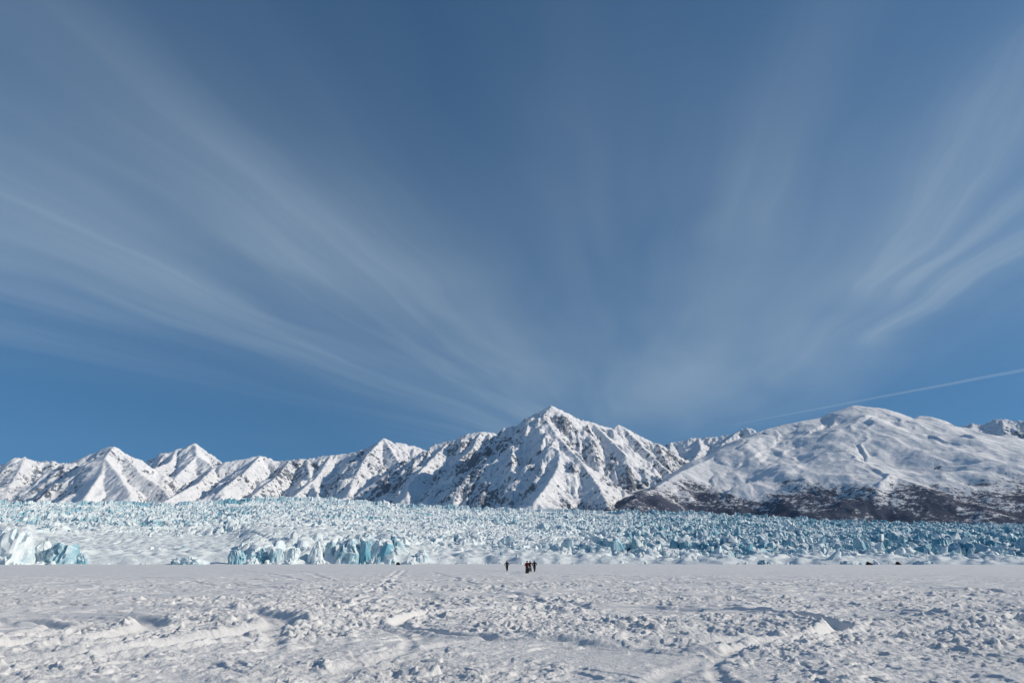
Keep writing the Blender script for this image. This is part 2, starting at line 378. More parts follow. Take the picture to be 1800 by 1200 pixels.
def mountain(label, ridges, slope, step, amp, wl, rockamt, seed, margin=900, brush=None, front=None, gain=0.55, tex=1.0, ribamp=27.0, rockdark=None, rs_=None, minz=-60):
    """ridges: polylines of photo pixel + range; the terrain falls away from them at the given slope"""
    import time; t_0 = time.time(); segs = []; rs_ = rs_ or ridges[0][len(ridges[0])//2][2]/5000
    for rd in ridges:
        sl = slope
        if isinstance(rd[0], (int, float)): sl = rd[0]; rd = rd[1:]
        P = [at(*p) for p in rd]
        for a, b in zip(P[:-1], P[1:]): segs.append((a, b, sl))
    A = np.array([[*a, *b] for a, b, s in segs])
    x0 = min(A[:, 0].min(), A[:, 3].min())-margin; x1 = max(A[:, 0].max(), A[:, 3].max())+margin
    y1 = max(A[:, 1].max(), A[:, 4].max())+margin*0.35
    y0 = min(A[:, 1].min(), A[:, 4].min())-margin
    zt = max(A[:, 2].max(), A[:, 5].max())
    y0 = max(front or 2300, y0-zt/slope*0.4)
    xs = np.arange(x0, x1, step); ys = np.arange(y0, y1, step)
    Y, X = np.meshgrid(ys, xs, indexing='ij')
    wx = X+0.09*wl*2*fbm(X/wl, Y/wl, seed+50, 3); wy = Y+0.09*wl*2*fbm(X/wl, Y/wl, seed+60, 3)
    H = np.full(X.shape, -1e9); D = np.zeros(X.shape); U = np.zeros(X.shape); q_ = 0
    for (ax, ay, az), (bx, by, bz), sl in segs:
        dx, dy = bx-ax, by-ay; L = dx*dx+dy*dy+1e-6
        t = np.clip(((wx-ax)*dx+(wy-ay)*dy)/L, 0, 1)
        d = np.hypot(wx-ax-t*dx, wy-ay-t*dy)
        # real positions near the ridge so that its outline stays put
        t0 = np.clip(((X-ax)*dx+(Y-ay)*dy)/L, 0, 1); d0 = np.hypot(X-ax-t0*dx, Y-ay-t0*dy)
        k = smooth(0, 0.5*wl, d0); d = d0*(1-k)+d*k; t = t0*(1-k)+t*k
        h = az+t*(bz-az)-sl*d*(1-0.10*smooth(0, 1500, d))
        m = h > H
        H = np.where(m, h, H); D = np.where(m, d, D)
        side = np.where((X-ax)*dy-(Y-ay)*dx > 0, 0.0, 5000.0)
        U = np.where(m, q_*1000+side+t*math.sqrt(L)+0.0*d, U); q_ += 1
    gy, gx = np.gradient(H, step)
    # smooth the gradient a little so gullies keep a steady course
    for _ in range(3):
        gx[1:-1, 1:-1] = (gx[:-2, 1:-1]+gx[2:, 1:-1]+gx[1:-1, :-2]+gx[1:-1, 2:])/4
        gy[1:-1, 1:-1] = (gy[:-2, 1:-1]+gy[2:, 1:-1]+gy[1:-1, :-2]+gy[1:-1, 2:])/4
    H2, e = erosion(X, Y, gx, gy, H, 1.0, 1/(wl*0.62), 5, seed, gain=gain)
    am = 0.72*amp*(0.06+0.94*smooth(0, 0.8*wl, D))
    Uw = U+18*pn(X/90, Y/90, seed+31)+30*pn(X/260, Y/260, seed+32)
    rib = 1-np.abs(pn(Uw/(85*rs_), D/(620*rs_), seed+33))*2; rib2 = 1-np.abs(pn(Uw/(38*rs_), D/(260*rs_), seed+34))*2
    ribs = ribamp*rs_*(0.65*rib+0.35*rib2)*smooth(0, 130, D)*(0.4+0.8*smooth(-0.3, 0.4, pn(X/400, Y/400, seed+35)))
    H = H+ribs
    H2 = H+am*(e-0.25)
    H2 = H2+tex*amp*0.10*fbm(X/(wl*0.3), Y/(wl*0.3), seed+9, 4)*(0.5+0.5*smooth(0, wl, D))+tex*amp*0.10*(1-2*np.abs(pn(X/(wl*0.12), Y/(wl*0.12), seed+19)))+tex*amp*0.06*pn(X/(wl*0.06), Y/(wl*0.06), seed+29)
    gy2, gx2 = np.gradient(H2, step); sl2 = np.hypot(gx2, gy2)
    patch = fbm(X/(wl*1.6), Y/(wl*1.6), seed+70, 3)
    L = np.hypot(gx, gy)+1e-3
    # streaks of rock running with the slope
    su = (X*gx+Y*gy)/L; sw = (-X*gy+Y*gx)/L
    str_ = pn(sw/(wl*0.10)+3*pn(X/wl, Y/wl, seed+3), su/(wl*0.5), seed+80)
    rock = 0.42*smooth(slope*0.75, slope*2.0, sl2)+0.12*e+0.30*patch-0.15*rib2-0.08*rib+0.10*str_+0.17+rockamt
    rock = rock+0.10*smooth(0.25*wl, 0, D)+rockdark(X, Y, H2, D) if rockdark else rock+0.10*smooth(0.25*wl, 0, D)
    br = np.zeros_like(X)-1
    if brush: br = brush(X, Y, H2, e)
    co = np.stack([X, Y, np.maximum(H2, minz)], -1).reshape(-1, 3)
    f = grid_faces(len(ys), len(xs))
    z = H2.reshape(-1); keep = (z[f] > minz+1).any(1); f = f[keep]
    used = np.zeros(len(co), bool); used[f.ravel()] = True; ix = np.cumsum(used)-1
    o = mesh_np('mountain', co[used], ix[f], M_MTN, True, {'rock': rock.reshape(-1)[used], 'brush': br.reshape(-1)[used]})
    tag(o, label, kind='structure'); print('mountain', X.shape, round(time.time()-t_0, 1))
    return o

mountain('jagged snowy range at the far left edge, behind the pyramid peak',
    [[(-260, 800, 9600), (-120, 812, 9500), (-40, 808, 9500), (0, 818, 9500), (12, 815, 9500), (25, 810, 9500), (38, 806, 9450), (44, 803, 9450), (52, 809, 9450), (70, 812, 9500), (92, 811, 9500), (105, 815, 9500), (122, 814, 9600), (160, 825, 9700), (250, 850, 9800)],
     [(44, 803, 9450), (30, 835, 8900), (10, 862, 8400)], [(92, 811, 9500), (90, 840, 8900), (70, 866, 8400)], [(-40, 808, 9500), (-60, 840, 8900)],
     [(-80, 862, 8100), (60, 855, 7900), (130, 868, 7800)]],
    0.85, 12, 85, 380, 0.08, 101, tex=1.6)
mountain('twin snow peak standing behind, right of the pyramid peak',
    [[(225, 850, 9800), (262, 818, 9700), (290, 802, 9600), (310, 790, 9500), (328, 787, 9500), (343, 779, 9450), (352, 785, 9500), (365, 800, 9600), (378, 811, 9700), (430, 830, 9900)],
     [(343, 779, 9450), (346, 800, 9000), (335, 812, 8800)], [(310, 790, 9500), (300, 812, 9000), (275, 822, 8700), (262, 835, 8300)],
     [(346, 800, 9000), (372, 818, 8700), (385, 840, 8200)], [(335, 812, 8800), (312, 835, 8300), (300, 850, 8000)]],
    0.85, 12, 80, 380, 0.0, 111, tex=1.2, ribamp=20)
mountain('white pyramid peak with a shaded left flank, leftmost big peak',
    [[(60, 868, 7000), (75, 853, 7000), (100, 830, 7000), (125, 814, 7000), (150, 802, 7000), (172, 793, 7000), (185, 787, 6950), (200, 784, 6900), (207, 787, 6900), (215, 793, 6950), (230, 803, 7000), (248, 808, 7050), (262, 820, 7100), (275, 835, 7150), (290, 850, 7200), (305, 873, 7300)],
     [(200, 784, 6900), (184, 805, 6600), (180, 830, 6300), (165, 850, 6050), (150, 874, 5800)],
     [(184, 805, 6600), (210, 835, 6150), (230, 870, 5750)], [(215, 793, 6950), (245, 830, 6500), (290, 862, 6100), (300, 880, 5900)]],
    0.92, 9, 44, 360, 0.04, 121, tex=1.4, ribamp=18)
mountain('long snowy ridge rising to a small sharp peak, left of centre',
    [[(300, 872, 6500), (330, 858, 6500), (360, 838, 6500), (378, 820, 6500), (395, 813, 6500), (420, 808, 6500), (445, 803, 6500), (458, 800, 6500), (475, 806, 6500), (492, 811, 6500), (510, 808, 6450), (540, 806, 6450), (560, 803, 6450), (582, 800, 6400), (610, 797, 6400), (640, 791, 6350), (662, 780, 6300), (674, 770, 6300), (690, 777, 6350), (710, 780, 6400), (735, 786, 6450), (760, 800, 6500), (800, 830, 6600)],
     [(378, 820, 6500), (350, 848, 6100), (310, 870, 5800), (285, 884, 5600)],
     [(458, 800, 6500), (430, 830, 6000), (390, 860, 5600)], [(510, 808, 6450), (490, 835, 6000), (450, 866, 5600), (430, 884, 5400)],
     [(582, 800, 6400), (560, 835, 5900), (520, 870, 5500)], [(674, 770, 6300), (645, 800, 5850), (625, 835, 5500), (612, 868, 5200)], [(674, 770, 6300), (700, 810, 5800), (690, 840, 5500)],
     [(540, 806, 6450), (545, 840, 5900), (560, 872, 5400)]],
    0.88, 9, 70, 340, 0.05, 131, tex=1.2)
mountain('shadowed rocky mountain left of and behind the tallest central peak',
    [[(600, 884, 5200), (640, 859, 5250), (700, 821, 5350), (740, 796, 5450), (765, 781, 5500), (790, 776, 5500), (815, 765, 5500), (845, 758, 5500), (870, 762, 5550), (900, 768, 5600), (960, 790, 5700), (1060, 840, 5800)],
     [(845, 758, 5500), (830, 790, 5150), (800, 815, 4900), (780, 850, 4500), (750, 880, 4200)],
     [(790, 776, 5500), (760, 805, 5200), (720, 850, 4700), (715, 872, 4450)], [(900, 768, 5600), (885, 790, 5250)]],
    0.85, 8, 75, 300, 0.10, 141)
mountain('distant snow ridge seen in the gap between the central peak and the broad right mountain',
    [[(1050, 830, 8400), (1120, 800, 8300), (1165, 784, 8200), (1180, 778, 8200), (1200, 776, 8200), (1215, 770, 8200), (1228, 771, 8200), (1260, 768, 8200), (1285, 764, 8200), (1300, 757, 8200), (1312, 751, 8200), (1322, 757, 8200), (1330, 763, 8250), (1370, 790, 8400)],
     [(0.5, *()), (1228, 771, 8200), (1240, 790, 7500), (1235, 812, 6900)][0:0] or [(1228, 771, 8200), (1232, 790, 7600), (1215, 815, 7000)],
     [(1300, 757, 8200), (1270, 780, 7700), (1260, 800, 7200)], [(1180, 778, 8200), (1175, 800, 7700)]],
    0.80, 11, 60, 360, -0.02, 151, tex=2.0)
mountain('pale blue distant peaks at the far right edge',
    [[(1600, 790, 8300), (1660, 765, 8200), (1685, 752, 8200), (1710, 745, 8200), (1725, 748, 8200), (1745, 740, 8200), (1762, 737, 8200), (1780, 741, 8200), (1800, 740, 8200), (1840, 745, 8200), (1900, 735, 8300), (2000, 765, 8500)],
     [(1762, 737, 8200), (1765, 765, 7700), (1750, 790, 7200)], [(1710, 745, 8200), (1700, 770, 7700)], [(1800, 740, 8200), (1810, 770, 7700), (1830, 795, 7200)]],
    0.85, 12, 85, 360, 0.06, 161, tex=1.8)
mountain('tallest central snow peak with a sharp ridge down its front, left side in shade',
    [[(893, 776, 4950), (905, 765, 4900), (925, 745, 4850), (940, 727, 4800), (955, 720, 4750), (968, 713, 4700), (980, 718, 4720), (1000, 728, 4750), (1020, 738, 4800), (1040, 742, 4850), (1060, 749, 4900), (1078, 753, 4950), (1088, 747, 5000), (1095, 750, 5000), (1110, 758, 5050), (1135, 772, 5100), (1155, 783, 5150), (1190, 800, 5250), (1260, 835, 5400), (1330, 880, 5600)],
     [(893, 776, 4950), (860, 805, 5000), (800, 845, 5000), (760, 872, 4900)],
     [(968, 713, 4700), (962, 740, 4480), (980, 766, 4300), (968, 782, 4150), (985, 795, 4050), (980, 822, 3850), (962, 853, 3600), (940, 880, 3350)],
     [(980, 766, 4300), (1020, 810, 4000), (1050, 850, 3700), (1070, 890, 3400)], [(1020, 738, 4800), (1080, 800, 4400), (1130, 850, 4050)],
     [(1095, 750, 5000), (1150, 805, 4600), (1200, 850, 4250)],
     [(1040, 742, 4850), (1075, 775, 4500), (1100, 800, 4300)]],
    0.84, 6.5, 56, 280, 0.02, 174, brush=lambda X, Y, Z, e: 0.62-(Z-240)/180-0.35*np.abs(pn(X/300, Y/300, 3)) - 0.9*smooth(0, -400, X-330) - 0.5*smooth(900, 1300, X))
def brushline(X, Y, Z, e):
    # leafless scrub on the lower slope: thick at the foot and thinning out upwards, reaching higher on spurs
    n = fbm(X/420, Y/420, 5, 4); n2 = pn((X+Y*0.4)/60, (Y-X*0.3)/260, 9)
    n3 = pn((X*0.8+Y*0.6)/45, (Y*0.8-X*0.6)/420, 19)
    line = 245+55*n+60*smooth(0, -300, X-1200)-20*smooth(1500, 2600, X)
    return np.minimum(0.62+0.22*smooth(line-10, line-80, Z), 0.90-(Z-line+40)/210)+0.7*(0.10*e+0.28*n2+0.34*n3+0.25*pn(X/150, Y/150, 29))
mountain('broad gentle snow mountain filling the right side, dark scrub along its foot',
    [[(1060, 905, 3000), (1110, 880, 3300), (1150, 857, 3600), (1200, 827, 3950), (1250, 805, 4250), (1300, 781, 4500), (1340, 761, 4700), (1350, 753, 4800), (1375, 747, 4850), (1410, 740, 4900), (1450, 733, 5000), (1475, 721, 5050), (1500, 712, 5100), (1520, 714, 5100), (1545, 722, 5150), (1570, 730, 5200), (1600, 739, 5200), (1615, 731, 5200), (1630, 731, 5200), (1650, 740, 5200), (1670, 747, 5200), (1700, 756, 5100), (1730, 771, 5000), (1760, 785, 4900), (1800, 797, 4800), (1900, 815, 4600), (2050, 840, 4500)],
     [(1475, 721, 5050), (1465, 745, 4750), (1430, 784, 4350), (1385, 850, 3850)],
     [(1520, 714, 5100), (1560, 750, 4700), (1600, 787, 4250), (1585, 862, 3700)],
     [(1670, 747, 5200), (1690, 778, 4750), (1715, 845, 4200)]],
    0.47, 7.5, 17, 560, -0.12, 181, brush=brushline, front=2250, gain=0.48, tex=1.1, ribamp=15, rs_=1.3)

# ------------------------------------------------------------------ glacier
TOP = np.array([(-900, 880), (0, 874), (150, 876), (300, 878), (350, 874), (450, 868), (560, 868), (620, 873), (700, 880), (800, 885), (900, 888), (1000, 890), (1070, 893), (1200, 894), (1300, 898), (1380, 903), (1500, 909), (1600, 913), (1800, 916), (2600, 918)], float)
G0, G1 = 362.0, 2300.0
def gl_front(az): return G0+14*pn(az*9, az*0+3, 301)+5*pn(az*40, az*0+9, 302)
def gl_pyfrac(x, y):
    az = np.arctan2(x, y); r = np.hypot(x, y)
    d0 = gl_front(az); s = np.clip((r-d0)/(G1-d0), 0, 1.6)
    return az, r, d0, s
def jag(px, s, x, y):
    """how broken the ice is, 0 smooth snow .. 1 seracs everywhere"""
    n = fbm(x/120, y/200, 311, 3)
    left = smooth(0.20, 0.38, s+0.10*n)
    mid = smooth(0.03, 0.16, s+0.08*n)*(0.40+0.38*smooth(0.3, 0.6, s))
    right = smooth(0.012, 0.05, s+0.01*n)
    wl = smooth(470, 380, px); wr = smooth(880, 1250, px+120*n)
    j = left*wl+(1-wl)*(mid*(1-wr)+right*wr)
    # broken cliff along the front, left of centre
    c = smooth(395, 440, px)*smooth(730, 690, px)*smooth(0.10, 0.03, s)
    c = np.maximum(c, smooth(160, 130, px)*smooth(0.05, 0.02, s)*0.6)
    return np.clip(np.maximum(j*(0.85+0.45*n), 0.5*c), 0, 1.1)
def gl_h(x, y, detail=True):
    az, r, d0, s = gl_pyfrac(x, y)
    px = 900+1200*np.tan(az)/cp*1.0
    top = np.interp(px, TOP[:, 0], TOP[:, 1])
    b = (600-top)/1200; zt = sn+b*cp; yt = cp-b*sn; a = (px-900)/1200
    tt = zt/np.hypot(yt, a)
    # profile in the tangent of the elevation angle
    ramp = smooth(0, 0.012, s)
    cl = smooth(390, 450, px)*smooth(745, 680, px)+0.9*smooth(60, 30, px)*smooth(-60, 0, px)
    prof = np.clip(s, 0, 1)**0.62
    prof = 0.90*prof+0.14*cl*smooth(0.0, 0.012, s)*(1-smooth(0.05, 0.4, s))+0.09*smooth(0, 0.02, s)*(1-smooth(0.2, 1, s))
    z = r*tt*prof-2.5*(1-ramp)
    z = np.where(s > 1, r*0+ (G1*tt*0.97)-(r-G1)*0.12, z)
    z = z+smooth(0.02, 0.15, s)*(6*fbm(x/170, y/120, 321, 3)+3.0*pn(x/50, y/34, 325))*np.clip(1.2-s, 0, 1)
    if detail:
        j = jag(px, s, x, y)
        sc = 11+9*np.clip(s, 0, 1)
        # tilted broken facets
        wx = x+5*pn(x/15, y/15, 331); wy = y+5*pn(x/15, y/15, 332)
        for scl, am, sd in ((20.0, 9.0, 341), (9.5, 5.0, 351)):
            f1, f2, cid, ox, oy = voro(wx/scl, wy/scl*0.8, sd)
            tx = hsh(np.floor(cid*9973), np.floor(cid*131), sd+5)-0.5; ty = hsh(np.floor(cid*7919), np.floor(cid*57), sd+6)-0.35
            z = z+j*am*(1.0*(cid-0.5)+2.0*tx*ox+1.5*ty*oy-(0.9+0.5*smooth(900, 1300, px))*smooth(0.2, 0.0, f2-f1))
        # crevasses and wind ridges on the smooth snow
        z = z+2.2*smooth(0.002, 0.012, s)*smooth(0.06, 0.02, s)*np.maximum(pn(x/9, y/7, 367), 0)+(1-j)*smooth(0.01, 0.05, s)*(1.3*(1-np.abs(pn(x/22+y/60, y/14-x/40, 361)))**2-2.2*smooth(0.10, 0.0, np.abs(pn(x/30+y/50, y/20-x/60, 362)))*smooth(0.0, 0.3, pn(x/60, y/60, 363)))
        z = z+(0.7+0.8*j)*pn(x/4.5, y/4.5, 371)*smooth(0.0, 0.02, s)
    return z
def build_glacier():
    aa = np.radians(np.concatenate([np.linspace(-75, -43, 60)[:-1], np.linspace(-43, 43, 1150), np.linspace(43, 75, 60)[1:]]))
    rs = np.concatenate([np.arange(340, 700, 1.5), np.arange(700, 1400, 2.6), np.arange(1400, 2400, 4.0), np.arange(2400, 3600, 60)])
    R, A = np.meshgrid(rs, aa, indexing='ij'); x = R*np.sin(A); y = R*np.cos(A)
    z = gl_h(x, y)
    az, r, d0, s = gl_pyfrac(x, y); px = 900+1200*np.tan(az)/cp
    tint = np.clip(0.25+0.5*fbm(x/90, y/140, 381, 3)+0.45*(jag(px, s, x, y)-0.4)+0.35*smooth(900, 1500, px), 0, 1)
    z = np.where(R < d0, -2.0, z)
    o = mesh_np('glacier', np.stack([x, y, z], -1).reshape(-1, 3), grid_faces(len(rs), len(aa)), M_GLA, False, {'tint': tint.reshape(-1)})
    tag(o, 'wide snow-covered glacier rising behind the frozen lake', kind='structure')
build_glacier()

def hull_template(rng, n=13, slim=1.0, top=0.55):
    bm = bmesh.new()
    lx, ly = rng.uniform(-0.35, 0.35), rng.uniform(-0.25, 0.25)
    for k in range(n):
        z = rng.random(); ang = rng.uniform(0, 2*math.pi)
        w = (1-(1-top)*z)*rng.uniform(0.55, 0.75)*slim
        if z > 0.85: w *= 0.5
        bm.verts.new((w*math.cos(ang)+lx*z, w*math.sin(ang)*0.8+ly*z, z))
    for k in range(5):
        ang = 2*math.pi*k/5+rng.random()*0.6; bm.verts.new((0.75*slim*math.cos(ang), 0.6*slim*math.sin(ang), -0.6))
    r = bmesh.ops.convex_hull(bm, input=bm.verts)
    bmesh.ops.delete(bm, geom=[v for v in bm.verts if not v.link_faces], context='VERTS')
    bm.normal_update(); bm.verts.index_update()
    v = np.array([v.co[:] for v in bm.verts]); f = np.array([[q.index for q in fc.verts] for fc in bm.faces])
    bm.free(); return v, f
def build_seracs():
    rng = random.Random(7); nr = np.random.default_rng(11)
    T = [hull_template(rng, rng.randint(9, 13), rng.uniform(0.7, 1.1), rng.uniform(0.35, 0.85)) for _ in range(28)]
    N = 70000
    az = nr.uniform(math.radians(-42), math.radians(42), N)
    s = nr.random(N)**1.25
    r = G0+6+s*(G1*1.0-G0)
    x = r*np.sin(az); y = r*np.cos(az)
    _, _, d0, s = gl_pyfrac(x, y); px = 900+1200*np.tan(az)/cp
    j = jag(px, s, x, y)
    clus = pn(x/55, y/90, 391)+0.6*pn(x/22, y/34, 392)
    keep = (nr.random(N) < (j-0.16)*(0.42+0.45*smooth(950, 1250, px)*(px > 0))*np.clip(1+1.1*clus, 0.1, 2)*(0.60+0.40*smooth(950, 1250, px))) | (nr.random(N) < 0.012); keep &= r > d0+5
    foot = (nr.random(N) < 0.0)
    x, y, j, s, px = x[keep], y[keep], j[keep], s[keep], px[keep]; n = len(x)
    # a line of small rubble where the ice meets the lake
    nf = 4200; af = nr.uniform(math.radians(-42), math.radians(42), nf); rf = gl_front(af)+nr.uniform(-1, 9, nf)
    ok = pn(af*60, af*0, 399) > -0.15
    af, rf = af[ok], rf[ok]; xf, yf = rf*np.sin(af), rf*np.cos(af); nf = len(xf)
    x = np.concatenate([x, xf]); y = np.concatenate([y, yf]); j = np.concatenate([j, np.zeros(nf)-0.9]); s = np.concatenate([s, np.zeros(nf)]); px = np.concatenate([px, 900+1200*np.tan(af)/cp]); n += nf
    z = gl_h(x, y)
    print('seracs', n)
    size = (1.1+2.2*nr.random(n)**2.2+3.2*nr.random(n)**7)*np.where(j < -0.5, 0.42, 0.7+0.45*np.clip(j, 0, 1))*(1+0.8*s)
    size = size*(1.28-0.28*smooth(950, 1250, px))*(0.75+0.75*smooth(-0.1, 0.8, pn(x/40, y/60, 395))*(s < 0.7))
    hgt = size*nr.uniform(0.5, 1.15, n); rot = nr.uniform(0, 2*np.pi, n)
    tx = nr.normal(0.15, 0.4, n); ty = nr.normal(0, 0.35, n)
    kind = nr.integers(0, len(T), n); V = []; F = []; TI = []; base = 0
    for k, (tv, tf) in enumerate(T):
        m = np.where(kind == k)[0]
        c, s_ = np.cos(rot[m])[:, None], np.sin(rot[m])[:, None]
        vx, vy, vz = tv[:, 0][None], tv[:, 1][None], tv[:, 2][None]
        X = (vx*c-vy*s_)*size[m][:, None]; Y = (vx*s_+vy*c)*size[m][:, None]; Z = vz*hgt[m][:, None]+0*X
        X2 = X+Z*tx[m][:, None]; Y2 = Y+Z*ty[m][:, None]; Z2 = Z-X*tx[m][:, None]*0.7-Y*ty[m][:, None]*0.7
        co = np.stack([X2+x[m][:, None], Y2+y[m][:, None], Z2+z[m][:, None]], -1).reshape(-1, 3)
        nv = len(tv); f = (tf[None]+np.arange(len(m))[:, None, None]*nv+base).reshape(-1, 3)
        ti = np.repeat(np.clip(nr.random(len(m))**2.6+0.28*smooth(800, 1500, px[m]), 0, 1), nv)
        V.append(co); F.append(f); TI.append(ti); base += len(co)
    o = mesh_np('seracs', np.vstack(V), np.vstack(F), M_SER, False, {'tint': np.concatenate(TI)})
    tag(o, 'countless jagged blue and white ice blocks scattered over the glacier', 'seracs', kind='stuff')
build_seracs()

# individual blocks along the glacier foot: (centre px, width px, top py, bottom py, range, shape, tint, label)
def ice_block(px, wpx, ytop, ybot, R, shape, tint, label, seed):
    rng = random.Random(seed); k = 1/1200*R/0.94
    w = wpx*k*0.5; x, y, zb = at(px, ybot, R); zt = at(px, ytop, R)[2]; h = zt-zb
    bm = bmesh.new()
    prof = {'slab': (1.0, 0.97, 0.9, 0.75), 'wedge': (1.0, 0.92, 0.72, 0.3), 'dome': (1.0, 1.0, 0.82, 0.4), 'spire': (1.0, 0.85, 0.62, 0.22)}[shape]
    lean = rng.uniform(-0.25, 0.25)
    for q, p in enumerate(prof):
        z = (q/3.0)
        for a in range(6):
            an = 2*math.pi*a/6+rng.uniform(-0.4, 0.4); rr = p*rng.uniform(0.8, 1.05)
            bm.verts.new((w*(rr*math.cos(an)+lean*z), max(w, h*0.35)*rr*math.sin(an)*0.9, h*(z-rng.uniform(0, 0.08))))
    for a in range(6):
        an = 2*math.pi*a/6; bm.verts.new((w*math.cos(an), w*math.sin(an), -0.35*h-1))
    bmesh.ops.convex_hull(bm, input=bm.verts)
    bmesh.ops.delete(bm, geom=[v for v in bm.verts if not v.link_faces], context='VERTS')
    bmesh.ops.subdivide_edges(bm, edges=bm.edges, cuts=5, use_grid_fill=True)
    bmesh.ops.triangulate(bm, faces=bm.faces)
    bm.normal_update()
    co = np.array([v.co[:] for v in bm.verts]); no = np.array([v.normal[:] for v in bm.verts])
    sc = max(w, 2)
    d = 0.11*sc*pn(co[:, 0]/sc*2.2+seed, co[:, 2]/sc*0.9+co[:, 1]/sc, seed)+0.05*sc*pn(co[:, 0]/sc*6+seed, co[:, 2]/sc*3+co[:, 1]/sc*3, seed+1)
    d -= 0.22*sc*smooth(0.12, 0.0, np.abs(pn(co[:, 0]/sc*1.6+seed*3, co[:, 2]/sc*0.35+co[:, 1]/sc*1.3, seed+2)))
    co = co+no*d[:, None]
    f = np.array([[v.index for v in fc.verts] for fc in bm.faces]); bm.free()
    o = mesh_np('ice_block', co, f, M_BLK, False, {'tint': np.full(len(co), tint*0.9)})
    o.location = (x, y, zb)
    tag(o, label, 'ice block', 'large ice blocks along the glacier foot')
BL = [
 (12, 70, 927, 991, 380, 'dome', 0.35, 'huge pale ice block at the left edge of the glacier foot'),
 (76, 26, 950, 978, 380, 'dome', 0.15, 'white rounded ice block between the huge edge block and the turquoise one'),
 (106, 44, 955, 987, 374, 'slab', 0.75, 'squat turquoise ice block right of the huge edge block'),
 (142, 18, 971, 985, 372, 'dome', 0.7, 'small blue ice lump at the right end of the left cluster'),
 (338, 54, 978, 991, 368, 'dome', 0.6, 'long low pale blue ice ledge lying on the lake edge'),
 (416, 27, 966, 988, 372, 'slab', 0.7, 'turquoise ice block at the left end of the broken cliff'),
 (440, 16, 968, 986, 374, 'wedge', 0.55, 'small pale wedge next to the leftmost cliff block'),
 (462, 20, 962, 986, 374, 'wedge', 0.8, 'dark blue leaning block in the left half of the broken cliff'),
 (486, 24, 963, 986, 372, 'slab', 0.6, 'pale blue block with a flat top in the left half of the cliff'),
 (513, 22, 962, 985, 373, 'slab', 0.35, 'white block with a blue foot left of the pointed pillar'),
 (554, 26, 950, 984, 374, 'spire', 0.2, 'tall white pointed ice pillar in the broken cliff'),
 (580, 20, 952, 983, 378, 'slab', 0.6, 'narrow blue ice pillar left of the broadest cliff block'),
 (612, 46, 946, 983, 374, 'dome', 0.7, 'broadest blue ice block in the middle of the broken cliff'),
 (641, 20, 950, 984, 372, 'slab', 0.95, 'deep blue upright ice slab right of the broadest block'),
 (664, 26, 948, 984, 375, 'wedge', 0.45, 'ribbed pale ice block near the right end of the cliff'),
 (684, 18, 954, 982, 374, 'spire', 0.75, 'thin blue spike at the right end of the broken cliff'),
 (738, 28, 966, 986, 376, 'wedge', 0.45, 'pale cyan wedge standing apart, right of the broken cliff'),
 (1490, 26, 986, 992, 368, 'dome', 0.9, 'low teal ice mass on the lake edge, left of the dark rocks'),
 (1625, 30, 985, 992, 368, 'dome', 0.9, 'low teal ice mass on the lake edge, right of the dark rocks'),
 (1345, 24, 984, 991, 368, 'dome', 0.8, 'low blue ice lump at the lake edge below the scrubby mountain')]
for i, b in enumerate(BL): ice_block(*b, seed=500+i*3)

# ------------------------------------------------------------------ people, bicycles, tent, rocks
M_BLACK = plain('black_cloth', (0.005, 0.005, 0.007), 0.95); M_RED = plain('red_cloth', (0.10, 0.012, 0.010), 0.95); M_SKIN = plain('skin', (0.35, 0.2, 0.14))
M_GREY = plain('grey_cloth', (0.018, 0.018, 0.022), 0.95); M_RUB = plain('rubber', (0.010, 0.010, 0.010), 0.9); M_MET = plain('dark_metal', (0.03, 0.03, 0.035), 0.4, 0.6)
M_TENT = plain('tent_cloth', (0.003, 0.003, 0.004), 0.95); M_ROCK = plain('dark_rock', (0.004, 0.004, 0.005), 0.9, 0, 3)
M_HELM = plain('helmet_shell', (0.02, 0.02, 0.022), 0.35)
def skin_mesh(name, pts, edges, mats, pick, parent=None, root=0, sub=1):
    """one continuous surface grown round a skeleton; pts: (x, y, z, radius)"""
    me = bpy.data.meshes.new(name); me.from_pydata([p[:3] for p in pts], edges, []); me.update()
    o = bpy.data.objects.new(name, me); C.objects.link(o)
    md = o.modifiers.new('skin', 'SKIN'); md.use_smooth_shade = True
    ls = me.skin_vertices[0].data
    for i, p in enumerate(pts): g_ = 1.22 if p[3] > 0.03 and i not in (3, 4, 5, 6) else 1.0; ls[i].radius = (p[3]*g_, p[3]*g_*(p[4] if len(p) > 4 else 1)); ls[i].use_root = (i == root)
    sb = o.modifiers.new('sub', 'SUBSURF'); sb.levels = sb.render_levels = sub
    bpy.context.view_layer.update()
    dg = bpy.context.evaluated_depsgraph_get(); nm = bpy.data.meshes.new_from_object(o.evaluated_get(dg)); nm.name = name
    o.modifiers.clear(); o.data = nm; bpy.data.meshes.remove(me)
    nm.materials.clear()
    for m in mats: nm.materials.append(m)
    for p in nm.polygons: p.material_index = pick(p.center)
    if parent: o.parent = parent
    return o
def tube(bm, a, b, r0, r1=None, seg=8):
    a, b = Vector(a), Vector(b); r1 = r0 if r1 is None else r1; d = (b-a); q = d.to_track_quat('Z', 'Y')
    ra = []; rb = []
    for k in range(seg):
        an = 2*math.pi*k/seg; v = Vector((math.cos(an), math.sin(an), 0))
        ra.append(bm.verts.new(a+q@(v*r0))); rb.append(bm.verts.new(b+q@(v*r1)))
    for k in range(seg): bm.faces.new((ra[k], ra[(k+1) % seg], rb[(k+1) % seg], rb[k]))
    bm.faces.new(ra[::-1]); bm.faces.new(rb)
def obj(name, bm, m, parent=None, sm=True):
    me = bpy.data.meshes.new(name); bm.normal_update(); bm.to_mesh(me); bm.free(); me.materials.append(m)
    for p in me.polygons: p.use_smooth = sm
    o = bpy.data.objects.new(name, me); C.objects.link(o)
    if parent: o.parent = parent
    return o
